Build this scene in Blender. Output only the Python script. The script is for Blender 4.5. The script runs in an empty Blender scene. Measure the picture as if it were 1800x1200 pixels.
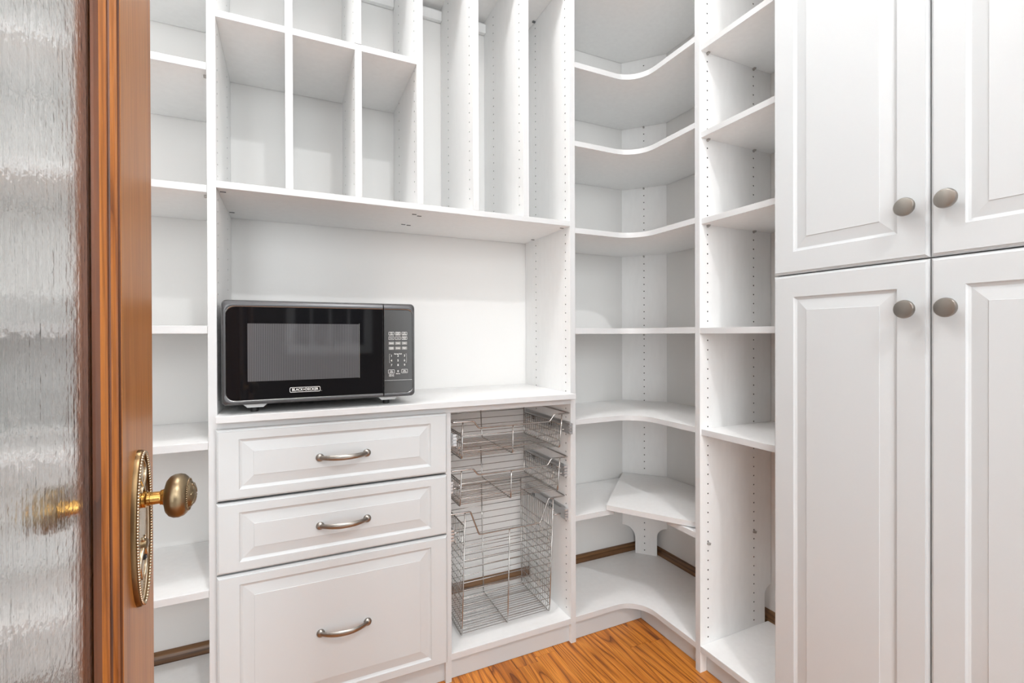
import bpy, bmesh, math, random
from mathutils import Vector, Matrix

random.seed(7)
S = bpy.context.scene
COL = S.collection
R = math.radians

# ------------------------------------------------------------------ camera
EYE = 1.1203
cam_d = bpy.data.cameras.new('camera')
cam_d.sensor_width = 36.0
cam_d.lens = 840.49 / 1800 * 36
cam_d.shift_y = -(600 - 593.11) / 1800
cam_d.clip_start = 0.02
cam = bpy.data.objects.new('camera', cam_d)
cam.matrix_world = (Matrix.Translation((0, 0, EYE)) @ Matrix.Rotation(R(-25.035), 4, 'Z')
                    @ Matrix.Rotation(R(90 - 0.2215), 4, 'X') @ Matrix.Rotation(R(-0.183), 4, 'Z'))
COL.objects.link(cam)
S.camera = cam

# ------------------------------------------------------------------ world, exposure, lights
w = bpy.data.worlds.new('world')
S.world = w
w.use_nodes = True
bg = w.node_tree.nodes['Background']
bg.inputs[0].default_value = (0.80, 0.90, 1.0, 1)
bg.inputs[1].default_value = 0.08
S.view_settings.view_transform = 'Standard'
S.view_settings.look = 'None'
S.view_settings.gamma = 1.0
S.view_settings.use_curve_mapping = False
S.view_settings.exposure = 0.12

GLOBE_RADIANCE = 150.0    # opal globe lamp in the middle of the pantry ceiling
FILL_GLOBE_RADIANCE = 50.0    # opal globe lamp added behind the open door as fill
CAN2_POWER = 30.0         # recessed lamp of the room behind the camera
UPLIGHT_FILL = 14.0          # each bowl lamp added behind the camera for indirect fill
FILL_HIGH = 34.0            # frontal fill from the high window added behind the camera
FILL_HINGE = 48.0          # fill from the glazed opening added on the hinge side
FILL_CUPBOARD = 24.0          # fill from the glazed opening added on the cupboard side
WARM = (0.985, 0.99, 1.0)
CEIL = 3.25

# ------------------------------------------------------------------ materials
def mat(name, color, rough=0.5, metal=0.0, **kw):
    m = bpy.data.materials.new(name)
    m.use_nodes = True
    b = m.node_tree.nodes['Principled BSDF']
    b.inputs['Base Color'].default_value = (*color, 1)
    b.inputs['Roughness'].default_value = rough
    b.inputs['Metallic'].default_value = metal
    for k, v in kw.items():
        b.inputs[k].default_value = v
    return m

def nodes(m):
    nt = m.node_tree
    return nt, nt.nodes, nt.links, nt.nodes['Principled BSDF']

def add_bump(m, scale, strength, dist=0.001, stretch=(1, 1, 1), detail=3.0):
    nt, N, L, b = nodes(m)
    tc = N.new('ShaderNodeTexCoord'); mp = N.new('ShaderNodeMapping')
    mp.inputs['Scale'].default_value = stretch
    nz = N.new('ShaderNodeTexNoise'); nz.inputs['Scale'].default_value = scale
    nz.inputs['Detail'].default_value = detail
    bp = N.new('ShaderNodeBump'); bp.inputs['Strength'].default_value = strength
    bp.inputs['Distance'].default_value = dist
    L.new(tc.outputs['Object'], mp.inputs['Vector']); L.new(mp.outputs[0], nz.inputs['Vector'])
    L.new(nz.outputs['Fac'], bp.inputs['Height']); L.new(bp.outputs[0], b.inputs['Normal'])
    return nz

def add_tone(m, c1, c2, scale, stretch=(1, 1, 1), detail=4.0):
    nt, N, L, b = nodes(m)
    tc = N.new('ShaderNodeTexCoord'); mp = N.new('ShaderNodeMapping')
    mp.inputs['Scale'].default_value = stretch
    nz = N.new('ShaderNodeTexNoise'); nz.inputs['Scale'].default_value = scale
    nz.inputs['Detail'].default_value = detail
    rp = N.new('ShaderNodeValToRGB')
    rp.color_ramp.elements[0].position = 0.3; rp.color_ramp.elements[0].color = (*c1, 1)
    rp.color_ramp.elements[1].position = 0.7; rp.color_ramp.elements[1].color = (*c2, 1)
    L.new(tc.outputs['Object'], mp.inputs['Vector']); L.new(mp.outputs[0], nz.inputs['Vector'])
    L.new(nz.outputs['Fac'], rp.inputs['Fac']); L.new(rp.outputs[0], b.inputs['Base Color'])

M_WHITE = mat('white_melamine', (0.91, 0.912, 0.905), 0.42)
add_tone(M_WHITE, (0.895, 0.897, 0.89), (0.925, 0.928, 0.92), 60, (1, 1, 0.25))
add_bump(M_WHITE, 900, 0.05, 0.0004, (1, 1, 0.2))
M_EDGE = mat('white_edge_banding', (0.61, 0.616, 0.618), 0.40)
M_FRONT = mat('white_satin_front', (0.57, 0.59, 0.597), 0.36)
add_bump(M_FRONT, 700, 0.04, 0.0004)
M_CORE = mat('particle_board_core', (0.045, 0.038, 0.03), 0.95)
M_WALL = mat('wall_paint', (0.82, 0.816, 0.80), 0.85)
add_bump(M_WALL, 260, 0.08, 0.0006)
M_CEIL = mat('ceiling_paint', (0.90, 0.90, 0.90), 0.9)
M_HALLFLOOR = mat('pale_hall_floor', (0.62, 0.61, 0.60), 0.5)
M_HALLDARK = mat('added_dark_panel', (0.06, 0.045, 0.035), 0.6)  # for the panel added to keep the microwave glass reflection dark
M_HALL = mat('hall_wall_paint', (0.90, 0.90, 0.90), 0.9)
M_STEEL = mat('brushed_nickel', (0.34, 0.318, 0.29), 0.30, 1.0)
add_bump(M_STEEL, 1500, 0.05, 0.0003, (1, 1, 8))
M_CHROME = mat('chrome_wire', (0.46, 0.445, 0.43), 0.16, 1.0)
M_ZINC = mat('zinc_slide', (0.62, 0.63, 0.64), 0.38, 1.0)
M_GREYPL = mat('grey_plastic', (0.13, 0.13, 0.135), 0.5)
M_BLACKPL = mat('black_plastic', (0.012, 0.012, 0.013), 0.45)
M_CLEARPIN = mat('pin_plastic', (0.42, 0.40, 0.38), 0.3, 0.3)
M_BRASS = mat('antique_brass', (0.27, 0.205, 0.125), 0.36, 1.0)
add_bump(M_BRASS, 220, 0.12, 0.0006)
M_BRONZE = mat('dark_bronze_rim', (0.20, 0.13, 0.065), 0.32, 1.0)
M_GOLD = mat('polished_brass', (0.66, 0.38, 0.11), 0.2, 1.0)
M_PLATE = mat('worn_brass_plate', (0.56, 0.47, 0.35), 0.24, 1.0)
add_bump(M_PLATE, 55, 0.35, 0.0025, (1, 1, 0.7), 2.0)
M_BEZEL = mat('graphite_bezel', (0.085, 0.085, 0.088), 0.28, 0.55)
M_BEZELEDGE = mat('bright_bezel_edge', (0.50, 0.49, 0.48), 0.25, 0.9)
M_BODY = mat('black_enamel', (0.014, 0.014, 0.015), 0.45)
M_BLACKGLASS = mat('black_glass', (0.006, 0.006, 0.007), 0.04, 0.0, **{'Specular IOR Level': 0.3})
M_KEYFILM = mat('grey_key_film', (0.046, 0.046, 0.045), 0.16)
M_PRINT = mat('white_print', (0.72, 0.72, 0.70), 0.5)
M_PRINTSOFT = mat('grey_print', (0.26, 0.26, 0.25), 0.5)
M_FOOTGREY = mat('pale_grey_foot', (0.42, 0.44, 0.44), 0.45)
M_LENS = mat('lamp_lens', (0.9, 0.9, 0.88), 0.4)
_b = M_LENS.node_tree.nodes['Principled BSDF']
_b.inputs['Emission Color'].default_value = (1, 0.97, 0.92, 1)
_b.inputs['Emission Strength'].default_value = 6.0
def glow(name, strength):
    m = mat(name, (0.9, 0.9, 0.88), 0.4)
    b_ = m.node_tree.nodes['Principled BSDF']
    b_.inputs['Emission Color'].default_value = (*WARM, 1)
    b_.inputs['Emission Strength'].default_value = strength
    return m
M_GLOBE = glow('opal_globe', GLOBE_RADIANCE)
M_FILL_GLOBE = glow('opal_fill_globe', FILL_GLOBE_RADIANCE)
M_PANE = mat('clear_pane', (1, 1, 1), 0.02, 0.0, **{'Transmission Weight': 1.0, 'IOR': 1.45})

# microwave window screen: fine vertical slots
M_SCREEN = mat('window_screen', (0.10, 0.10, 0.105), 0.05)
nt, N, L, b = nodes(M_SCREEN)
tc = N.new('ShaderNodeTexCoord'); sx = N.new('ShaderNodeSeparateXYZ')
mm = N.new('ShaderNodeMath'); mm.operation = 'MULTIPLY'; mm.inputs[1].default_value = 2 * math.pi / 0.0043
sn = N.new('ShaderNodeMath'); sn.operation = 'SINE'
rp = N.new('ShaderNodeValToRGB')
rp.color_ramp.elements[0].position = 0.25; rp.color_ramp.elements[0].color = (0.062, 0.062, 0.066, 1)
rp.color_ramp.elements[1].position = 0.85; rp.color_ramp.elements[1].color = (0.118, 0.118, 0.124, 1)
mr = N.new('ShaderNodeMapRange'); mr.inputs[1].default_value = -1
L.new(tc.outputs['Object'], sx.inputs[0]); L.new(sx.outputs[0], mm.inputs[0]); L.new(mm.outputs[0], sn.inputs[0])
L.new(sn.outputs[0], mr.inputs[0]); L.new(mr.outputs[0], rp.inputs[0]); L.new(rp.outputs[0], b.inputs['Base Color'])

# pebbled, streaked obscure glass of the door
M_OBSCURE = mat('obscure_glass', (0.985, 0.99, 0.985), 0.07, 0.0, **{'Transmission Weight': 1.0, 'IOR': 1.45})
nt, N, L, b = nodes(M_OBSCURE)
tc = N.new('ShaderNodeTexCoord')
mp1 = N.new('ShaderNodeMapping'); mp1.inputs['Scale'].default_value = (1, 1, 0.05)
n1 = N.new('ShaderNodeTexNoise'); n1.inputs['Scale'].default_value = 150; n1.inputs['Detail'].default_value = 3
n2 = N.new('ShaderNodeTexNoise'); n2.inputs['Scale'].default_value = 110; n2.inputs['Detail'].default_value = 2
mx = N.new('ShaderNodeMath'); mx.operation = 'ADD'
bp = N.new('ShaderNodeBump'); bp.inputs['Strength'].default_value = 0.30; bp.inputs['Distance'].default_value = 0.0007
L.new(tc.outputs['Object'], mp1.inputs['Vector']); L.new(mp1.outputs[0], n1.inputs['Vector'])
L.new(tc.outputs['Object'], n2.inputs['Vector'])
L.new(n1.outputs['Fac'], mx.inputs[0]); L.new(n2.outputs['Fac'], mx.inputs[1])
L.new(mx.outputs[0], bp.inputs['Height']); L.new(bp.outputs[0], b.inputs['Normal'])

def wood(name, dark, mid, light, axis, rough, freq=9.0, coat=0.0, across=11.0, along=0.9, line=0.5, bump=0.25, rand=True):
    """flat-sawn wood: contour lines of a stretched noise make the cathedral figure, fine noise the pores"""
    m = mat(name, mid, rough)
    nt, N, L, b = nodes(m)
    b.inputs['Coat Weight'].default_value = coat
    b.inputs['Coat Roughness'].default_value = 0.16
    tc = N.new('ShaderNodeTexCoord')
    vec = tc.outputs['Object']
    oi = N.new('ShaderNodeObjectInfo')
    cb = N.new('ShaderNodeCombineXYZ')
    m1 = N.new('ShaderNodeMath'); m1.operation = 'MULTIPLY'; m1.inputs[1].default_value = 37.0
    m2 = N.new('ShaderNodeMath'); m2.operation = 'MULTIPLY'; m2.inputs[1].default_value = 91.0
    L.new(oi.outputs['Random'], m1.inputs[0]); L.new(oi.outputs['Random'], m2.inputs[0])
    for i in range(3):
        L.new((m1 if i != 1 else m2).outputs[0], cb.inputs[i])
    va = N.new('ShaderNodeVectorMath'); va.operation = 'ADD'
    L.new(vec, va.inputs[0]); L.new(cb.outputs[0], va.inputs[1])
    sc = [across] * 3; sc['XYZ'.index(axis)] = along
    mp = N.new('ShaderNodeMapping'); mp.inputs['Scale'].default_value = sc
    L.new(va.outputs[0], mp.inputs['Vector'])
    nz = N.new('ShaderNodeTexNoise'); nz.inputs['Scale'].default_value = 1.0
    nz.inputs['Detail'].default_value = 1.5; nz.inputs['Roughness'].default_value = 0.45
    nz.inputs['Distortion'].default_value = 0.25
    L.new(mp.outputs[0], nz.inputs['Vector'])
    mu = N.new('ShaderNodeMath'); mu.operation = 'MULTIPLY'; mu.inputs[1].default_value = freq
    fr = N.new('ShaderNodeMath'); fr.operation = 'FRACT'
    L.new(nz.outputs['Fac'], mu.inputs[0]); L.new(mu.outputs[0], fr.inputs[0])
    rp = N.new('ShaderNodeValToRGB')
    e = rp.color_ramp.elements
    e[0].position = 0.0; e[0].color = (*dark, 1)
    e[1].position = 1.0; e[1].color = (*[d * 0.5 + q * 0.5 for d, q in zip(dark, mid)], 1)
    x = e.new(0.14); x.color = (*mid, 1)
    x = e.new(0.45); x.color = (*light, 1)
    x = e.new(0.86); x.color = (*mid, 1)
    L.new(fr.outputs[0], rp.inputs[0])
    sp = [340.0] * 3; sp['XYZ'.index(axis)] = 9.0
    mp2 = N.new('ShaderNodeMapping'); mp2.inputs['Scale'].default_value = sp
    L.new(va.outputs[0], mp2.inputs['Vector'])
    nz2 = N.new('ShaderNodeTexNoise'); nz2.inputs['Scale'].default_value = 1.0; nz2.inputs['Detail'].default_value = 3
    L.new(mp2.outputs[0], nz2.inputs['Vector'])
    rp2 = N.new('ShaderNodeValToRGB')
    rp2.color_ramp.elements[0].position = 0.36; rp2.color_ramp.elements[0].color = (0.42, 0.36, 0.30, 1)
    rp2.color_ramp.elements[1].position = 0.56; rp2.color_ramp.elements[1].color = (1, 1, 1, 1)
    L.new(nz2.outputs['Fac'], rp2.inputs[0])
    mixc = N.new('ShaderNodeMix'); mixc.data_type = 'RGBA'; mixc.blend_type = 'MULTIPLY'
    mixc.inputs['Factor'].default_value = line
    L.new(rp.outputs[0], mixc.inputs['A']); L.new(rp2.outputs[0], mixc.inputs['B'])
    hv = N.new('ShaderNodeHueSaturation')
    mv = N.new('ShaderNodeMapRange'); mv.inputs[3].default_value = 0.86; mv.inputs[4].default_value = 1.12
    L.new(oi.outputs['Random'], mv.inputs[0])
    if rand:
        L.new(mv.outputs[0], hv.inputs['Value'])
    L.new(mixc.outputs['Result'], hv.inputs['Color'])
    L.new(hv.outputs[0], b.inputs['Base Color'])
    bp = N.new('ShaderNodeBump'); bp.inputs['Strength'].default_value = bump; bp.inputs['Distance'].default_value = 0.0005
    L.new(nz2.outputs['Fac'], bp.inputs['Height']); L.new(bp.outputs[0], b.inputs['Normal'])
    return m

M_OAK = wood('oak_floor', (0.15, 0.036, 0.006), (0.56, 0.180, 0.020), (0.70, 0.265, 0.036), 'Y', 0.38, freq=15.0, coat=0.08, across=9.0, along=1.0, line=0.6)
M_OAKSLAB = wood('oak_floor_beyond', (0.16, 0.042, 0.010), (0.40, 0.13, 0.024), (0.50, 0.18, 0.038), 'Y', 0.34)
M_DOORWOOD = wood('door_wood', (0.31, 0.108, 0.024), (0.40, 0.150, 0.033), (0.45, 0.180, 0.044), 'Z', 0.34, freq=3.0, coat=0.10,
                  across=16, along=0.5, line=0.35, bump=0.12, rand=False)
M_DOORWOOD.node_tree.nodes['Principled BSDF'].inputs['Specular IOR Level'].default_value = 0.32
M_DOORMOLD = wood('door_moulding_wood', (0.24, 0.070, 0.012), (0.42, 0.140, 0.026), (0.50, 0.18, 0.036), 'Z', 0.32, freq=5.0, coat=0.2,
                  across=30, along=0.8, line=0.55, bump=0.2, rand=False)
M_DOORGROOVE = wood('groove_stain_and_shade', (0.05, 0.014, 0.004), (0.12, 0.034, 0.008), (0.17, 0.050, 0.012), 'Z', 0.4, freq=5.0,
                    across=30, along=0.8, line=0.4, bump=0.2, rand=False)  # stain and shade in the grooves, painted shade on the far moulding
M_BASEX = wood('stained_baseboard', (0.055, 0.022, 0.008), (0.17, 0.080, 0.030), (0.25, 0.13, 0.055), 'X', 0.4, freq=7.0, coat=0.15, across=14, along=1.2, rand=False)
M_BASEY = wood('stained_baseboard_side', (0.055, 0.022, 0.008), (0.17, 0.080, 0.030), (0.25, 0.13, 0.055), 'Y', 0.4, freq=7.0, coat=0.15, across=14, along=1.2, rand=False)

# ------------------------------------------------------------------ helpers
def empty(name, loc, label, cat, group=None, kind=None):
    o = bpy.data.objects.new(name, None)
    o.empty_display_size = 0.05
    o.location = loc
    COL.objects.link(o)
    if label: o['label'] = label
    if cat: o['category'] = cat
    if group: o['group'] = group
    if kind: o['kind'] = kind
    return o

def root_of(o):
    v = Vector((0, 0, 0))
    while o is not None:
        v += o.location
        o = o.parent
    return v

def obj(name, bm, mats, parent=None, smooth=False, label=None, kind=None, cat=None, group=None, origin=None):
    """link a bmesh built in world coordinates as ONE mesh object"""
    if not isinstance(mats, (list, tuple)):
        mats = [mats]
    off = root_of(parent) if parent is not None else Vector((0, 0, 0))
    loc = Vector((0, 0, 0))
    if origin is not None:
        loc = Vector(origin) - off
    bmesh.ops.translate(bm, verts=bm.verts, vec=-(off + loc))
    me = bpy.data.meshes.new(name)
    bm.to_mesh(me); bm.free()
    for m in mats:
        me.materials.append(m)
    if smooth:
        for p in me.polygons: p.use_smooth = True
        if smooth != 'all':
            me.set_sharp_from_angle(angle=R(38))
    o = bpy.data.objects.new(name, me)
    COL.objects.link(o)
    o.location = loc
    if parent is not None: o.parent = parent
    if label: o['label'] = label
    if kind: o['kind'] = kind
    if cat: o['category'] = cat
    if group: o['group'] = group
    return o

def bx(bm, x0, x1, y0, y1, z0, z1, bev=0.0, mi=0):
    v = [bm.verts.new((x, y, z)) for x in (x0, x1) for y in (y0, y1) for z in (z0, z1)]
    fs = [bm.faces.new([v[i] for i in q]) for q in
          ((0, 1, 3, 2), (4, 6, 7, 5), (0, 4, 5, 1), (2, 3, 7, 6), (0, 2, 6, 4), (1, 5, 7, 3))]
    for f in fs: f.material_index = mi
    if bev:
        es = {e for f in fs for e in f.edges}
        bmesh.ops.bevel(bm, geom=list(es), offset=bev, segments=1, affect='EDGES', profile=0.5)
    return fs

def box(name, x0, x1, y0, y1, z0, z1, m, parent=None, bev=0.0008, **kw):
    bm = bmesh.new(); bx(bm, x0, x1, y0, y1, z0, z1, bev)
    return obj(name, bm, m, parent, **kw)

def banded(name, x0, x1, y0, y1, z0, z1, parent, front='y', **kw):
    """shelf board with edge banding on its front edge"""
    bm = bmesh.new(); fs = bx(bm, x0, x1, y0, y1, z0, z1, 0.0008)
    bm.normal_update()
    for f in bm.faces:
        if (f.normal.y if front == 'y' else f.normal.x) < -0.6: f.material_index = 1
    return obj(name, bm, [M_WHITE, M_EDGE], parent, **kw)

def prism(bm, pts, z0, z1, zf=None):
    """polygon in x,y raised to thickness; zf(x,y) tilts it"""
    g = zf or (lambda x, y: 0.0)
    a = [bm.verts.new((x, y, z0 + g(x, y))) for x, y in pts]
    c = [bm.verts.new((x, y, z1 + g(x, y))) for x, y in pts]
    bm.faces.new(a[::-1]); bm.faces.new(c)
    n = len(pts)
    for i in range(n):
        bm.faces.new((a[i], a[(i + 1) % n], c[(i + 1) % n], c[i]))
    bmesh.ops.recalc_face_normals(bm, faces=bm.faces)
    bm.normal_update()
    for f in bm.faces:
        n_ = f.normal
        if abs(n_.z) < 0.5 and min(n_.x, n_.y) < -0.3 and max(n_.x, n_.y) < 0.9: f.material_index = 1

def tube(bm, pts, r, sides=6, closed=False):
    P = [Vector(p) for p in pts]
    n = len(P)
    rings = []
    up = None
    for i in range(n):
        if closed: t = (P[(i + 1) % n] - P[i - 1]).normalized()
        elif i == 0: t = (P[1] - P[0]).normalized()
        elif i == n - 1: t = (P[-1] - P[-2]).normalized()
        else: t = ((P[i + 1] - P[i]).normalized() + (P[i] - P[i - 1]).normalized()).normalized()
        if up is None:
            up = t.orthogonal().normalized()
        up = (up - t * up.dot(t))
        up = up.normalized() if up.length > 1e-6 else t.orthogonal().normalized()
        s = t.cross(up)
        rr = r[i] if isinstance(r, (list, tuple)) else r
        rings.append([bm.verts.new(P[i] + (up * math.cos(2 * math.pi * k / sides) + s * math.sin(2 * math.pi * k / sides)) * rr)
                      for k in range(sides)])
    m = n if closed else n - 1
    for i in range(m):
        A, B = rings[i], rings[(i + 1) % n]
        for k in range(sides):
            bm.faces.new((A[k], A[(k + 1) % sides], B[(k + 1) % sides], B[k]))
    if not closed:
        bm.faces.new(rings[0][::-1]); bm.faces.new(rings[-1])
    bmesh.ops.recalc_face_normals(bm, faces=bm.faces)

def rounded(pts, rad, seg=3, closed=False):
    """fillet the corners of a polyline"""
    P = [Vector(p) for p in pts]; out = []
    n = len(P)
    for i in range(n):
        if not closed and i in (0, n - 1):
            out.append(P[i]); continue
        a, b, c = P[i - 1], P[i], P[(i + 1) % n]
        d1 = (a - b); d2 = (c - b)
        k = min(rad, d1.length * 0.45, d2.length * 0.45)
        p, q = b + d1.normalized() * k, b + d2.normalized() * k
        for j in range(seg + 1):
            t = j / seg
            out.append(p * (1 - t) ** 2 + b * 2 * t * (1 - t) + q * t * t)
    return out

def lathe(bm, prof, origin, axis, seg=28, mi=None):
    """prof = [(distance along axis, radius)]"""
    o = Vector(origin); a = Vector(axis).normalized()
    u = a.orthogonal().normalized(); v = a.cross(u)
    rings = []
    for d, r in prof:
        if r < 1e-6:
            rings.append([bm.verts.new(o + a * d)])
        else:
            rings.append([bm.verts.new(o + a * d + (u * math.cos(2 * math.pi * k / seg) + v * math.sin(2 * math.pi * k / seg)) * r) for k in range(seg)])
    for A, B in zip(rings, rings[1:]):
        for k in range(seg):
            q = [A[k % len(A)], A[(k + 1) % len(A)], B[(k + 1) % len(B)], B[k % len(B)]]
            q = [x for j, x in enumerate(q) if x not in q[:j]]
            if len(q) >= 3: bm.faces.new(q)
    if len(rings[0]) > 1: bm.faces.new(rings[0][::-1])
    if len(rings[-1]) > 1: bm.faces.new(rings[-1])
    bmesh.ops.recalc_face_normals(bm, faces=bm.faces)

def text_mesh(bm, s, size, cx, cz, y, depth=0.0002, bold=0.0, sx=1.0, mi=0):
    """lettering facing -Y, centred at (cx, cz) on the plane y"""
    cu = bpy.data.curves.new('t', 'FONT'); cu.body = s; cu.size = size
    cu.align_x = 'CENTER'; cu.align_y = 'CENTER'; cu.extrude = depth; cu.offset = bold
    cu.resolution_u = 3
    o = bpy.data.objects.new('t', cu); COL.objects.link(o)
    dg = bpy.context.evaluated_depsgraph_get()
    me = bpy.data.meshes.new_from_object(o.evaluated_get(dg))
    M = Matrix.Translation((cx, y, cz)) @ Matrix.Rotation(R(90), 4, 'X') @ Matrix.Diagonal((sx, 1, 1, 1))
    me.transform(M)
    bm.from_mesh(me)
    bpy.data.objects.remove(o); bpy.data.curves.remove(cu); bpy.data.meshes.remove(me)

def side_panel(name, org, dvec, tvec, depth, thick, h, cols, parent, first=0.115, notch=True, z0=0.0, both=True):
    """upright board drilled with two columns of 5 mm pin holes, 32 mm apart.
    org = front lower corner on the drilled face; dvec runs to the back, tvec through the thickness."""
    o = Vector(org); D = Vector(dvec); T = Vector(tvec); Z = Vector((0, 0, 1))
    bm = bmesh.new()
    P = lambda d, z, t=0.0: bm.verts.new(o + D * d + Z * z + T * t)
    if notch:
        nd, nh, nr = 0.034, 0.218, 0.033
        out = [(0, 0), (depth - nd, 0), (depth - nd, nh - nr)]
        for k in range(1, 7):
            a = k / 6 * math.pi / 2
            out.append((depth - nd + nr * (1 - math.cos(a)), nh - nr + nr * math.sin(a)))
        out += [(depth, nh), (depth, h), (0, h)]
        out = [p for i, p in enumerate(out) if i == 0 or (abs(p[0] - out[i - 1][0]) + abs(p[1] - out[i - 1][1])) > 1e-5]
    else:
        out = [(0, 0), (depth, 0), (depth, h), (0, h)]
    W = 0.008; r = 0.0026; hd = 0.007; pitch = 0.032; seg = 8
    rows = [first + pitch * k for k in range(200) if z0 + 0.03 < first + pitch * k < h - 0.03]
    def face(t, s):
        def quad(d0, d1, zz0, zz1):
            bm.faces.new((P(d0, zz0, t), P(d1, zz0, t), P(d1, zz1, t), P(d0, zz1, t)))
        edges = [0.0] + [e for c in cols for e in (c - W, c + W)]
        for i in range(0, len(edges) - 1, 2):
            quad(edges[i], edges[i + 1], 0, h)
        last = edges[-1]
        bm.faces.new([P(max(d, last) if d == 0 else d, z, t) for d, z in out])
        for c in cols:
            lo = rows[0] - pitch / 2; hi = rows[-1] + pitch / 2
            quad(c - W, c + W, 0, lo); quad(c - W, c + W, hi, h)
            for z in rows:
                ring, sq, cup = [], [], []
                for k in range(seg):
                    a = 2 * math.pi * (k + 0.5) / seg
                    ca, sa = math.cos(a), math.sin(a)
                    ring.append(P(c + r * ca, z + r * sa, t))
                    cup.append(P(c + r * ca, z + r * sa, t + s * hd))
                # square corners between ring vertices 0|7 ... use 4 corners + ring
                cor = [P(c + W, z + pitch / 2, t), P(c - W, z + pitch / 2, t), P(c - W, z - pitch / 2, t), P(c + W, z - pitch / 2, t)]
                for q in range(4):
                    i0 = q * 2
                    bm.faces.new((ring[i0], cor[q], ring[(i0 + 1) % seg]))
                    bm.faces.new((ring[(i0 + 1) % seg], cor[q], cor[(q + 1) % 4], ring[(i0 + 2) % seg]))
                for k in range(seg):
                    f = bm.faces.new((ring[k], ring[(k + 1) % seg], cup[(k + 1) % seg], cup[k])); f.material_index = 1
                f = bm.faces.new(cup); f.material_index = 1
    face(0.0, 1)
    if both: face(thick, -1)
    else: bm.faces.new([P(d, z, thick) for d, z in out])
    n = len(out)
    for i in range(n):
        a, b2 = out[i], out[(i + 1) % n]
        f = bm.faces.new((P(a[0], a[1], 0), P(b2[0], b2[1], 0), P(b2[0], b2[1], thick), P(a[0], a[1], thick)))
        if a[0] == 0 and b2[0] == 0: f.material_index = 2
    bmesh.ops.remove_doubles(bm, verts=bm.verts, dist=1e-6)
    bmesh.ops.recalc_face_normals(bm, faces=bm.faces)
    return obj(name, bm, [M_WHITE, M_CORE, M_EDGE], parent)

def raised_front(name, u0, u1, v0, v1, ru, rv, thick, place, m, parent, **kw):
    """raised-panel front: place(u, v, w) puts a local point into the world (w = out of the face)"""
    bm = bmesh.new()
    prof = [(0, -thick, 0), (0, -0.0070, 0), (0.0030, -0.0034, 0), (0.0056, -0.0024, 0), (0.0063, 0, 0),
            (0.0, 0.0, 1), (0.0006, -0.0014, 1), (0.0034, -0.0036, 1), (0.0074, -0.0054, 1), (0.0088, -0.0054, 1),
            (0.0345, -0.0012, 1), (0.0352, 0.0, 1)]
    rings = []
    for p, ww, mode in prof:
        iu, iv = (p, p) if mode == 0 else (ru + p, rv + p)
        rings.append([bm.verts.new(place(a, b2, ww)) for a, b2 in
                      ((u0 + iu, v0 + iv), (u1 - iu, v0 + iv), (u1 - iu, v1 - iv), (u0 + iu, v1 - iv))])
    for A, B in zip(rings, rings[1:]):
        for k in range(4):
            bm.faces.new((A[k], A[(k + 1) % 4], B[(k + 1) % 4], B[k]))
    bm.faces.new(rings[0][::-1]); bm.faces.new(rings[-1])
    bmesh.ops.recalc_face_normals(bm, faces=bm.faces)
    return obj(name, bm, m, parent, **kw)

# ------------------------------------------------------------------ key planes (metres, camera above the origin)
YF, YB = 1.4834, 1.8474           # front edge of the back run, back wall
XF, XB = 1.2320, 1.5817           # front edge of the right run, right wall
TOP = 2.434
XL = -0.83
BK = YB - 0.002                   # where boards stop short of the wall

# ------------------------------------------------------------------ room shell
def shell(name, boxes, m, label=None):
    bm = bmesh.new()
    for b_ in boxes: bx(bm, *b_)
    return obj(name, bm, m, kind='structure', label=label)

shell('wall_back', [(XL - 0.1, XB + 0.1, YB, YB + 0.1, 0, CEIL)], M_WALL, 'pale grey painted wall behind the shelving of the back run')
shell('wall_right', [(XB, XB + 0.1, -0.1, YB, 0, CEIL)], M_WALL, 'pale grey painted wall behind the right hand shelving')
shell('wall_left', [(XL - 0.1, XL, -0.1, YB, 0, CEIL)], M_WALL, 'pale grey painted wall at the far left behind the door')
DX0, DX1, DH = -0.222, 1.10, 2.95  # opening widened, raised and left open at one side to admit light
shell('wall_front', [(XL, XL + 0.05, -0.1, 0.02, 0, CEIL), (XL + 0.05, DX0 - 0.0902, -0.1, 0.02, DH, CEIL), (DX0 - 0.0902, DX0, -0.1, 0.02, 0, CEIL), (DX1, XB, -0.1, 0.02, 0, CEIL), (DX0, DX1, -0.1, 0.02, DH, CEIL)], M_WALL,
      'painted wall whose doorway, around the camera, is widened to let in light')
shell('ceiling', [(-2.6, 3.1, -2.5, YB + 0.1, CEIL, CEIL + 0.1)], M_CEIL, 'white ceiling')
shell('wall_hall_left', [(-2.6, -2.5, -2.4, -0.1, 0, CEIL)], M_HALL)
shell('wall_hall_right', [(3.0, 3.1, -2.4, -0.1, 0, CEIL)], M_HALL)
shell('wall_hall_near', [(-2.5, XL - 0.1, -0.1, 0.0, 0, CEIL), (XB + 0.1, 3.0, -0.1, 0.0, 0, CEIL)], M_HALL)
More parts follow.
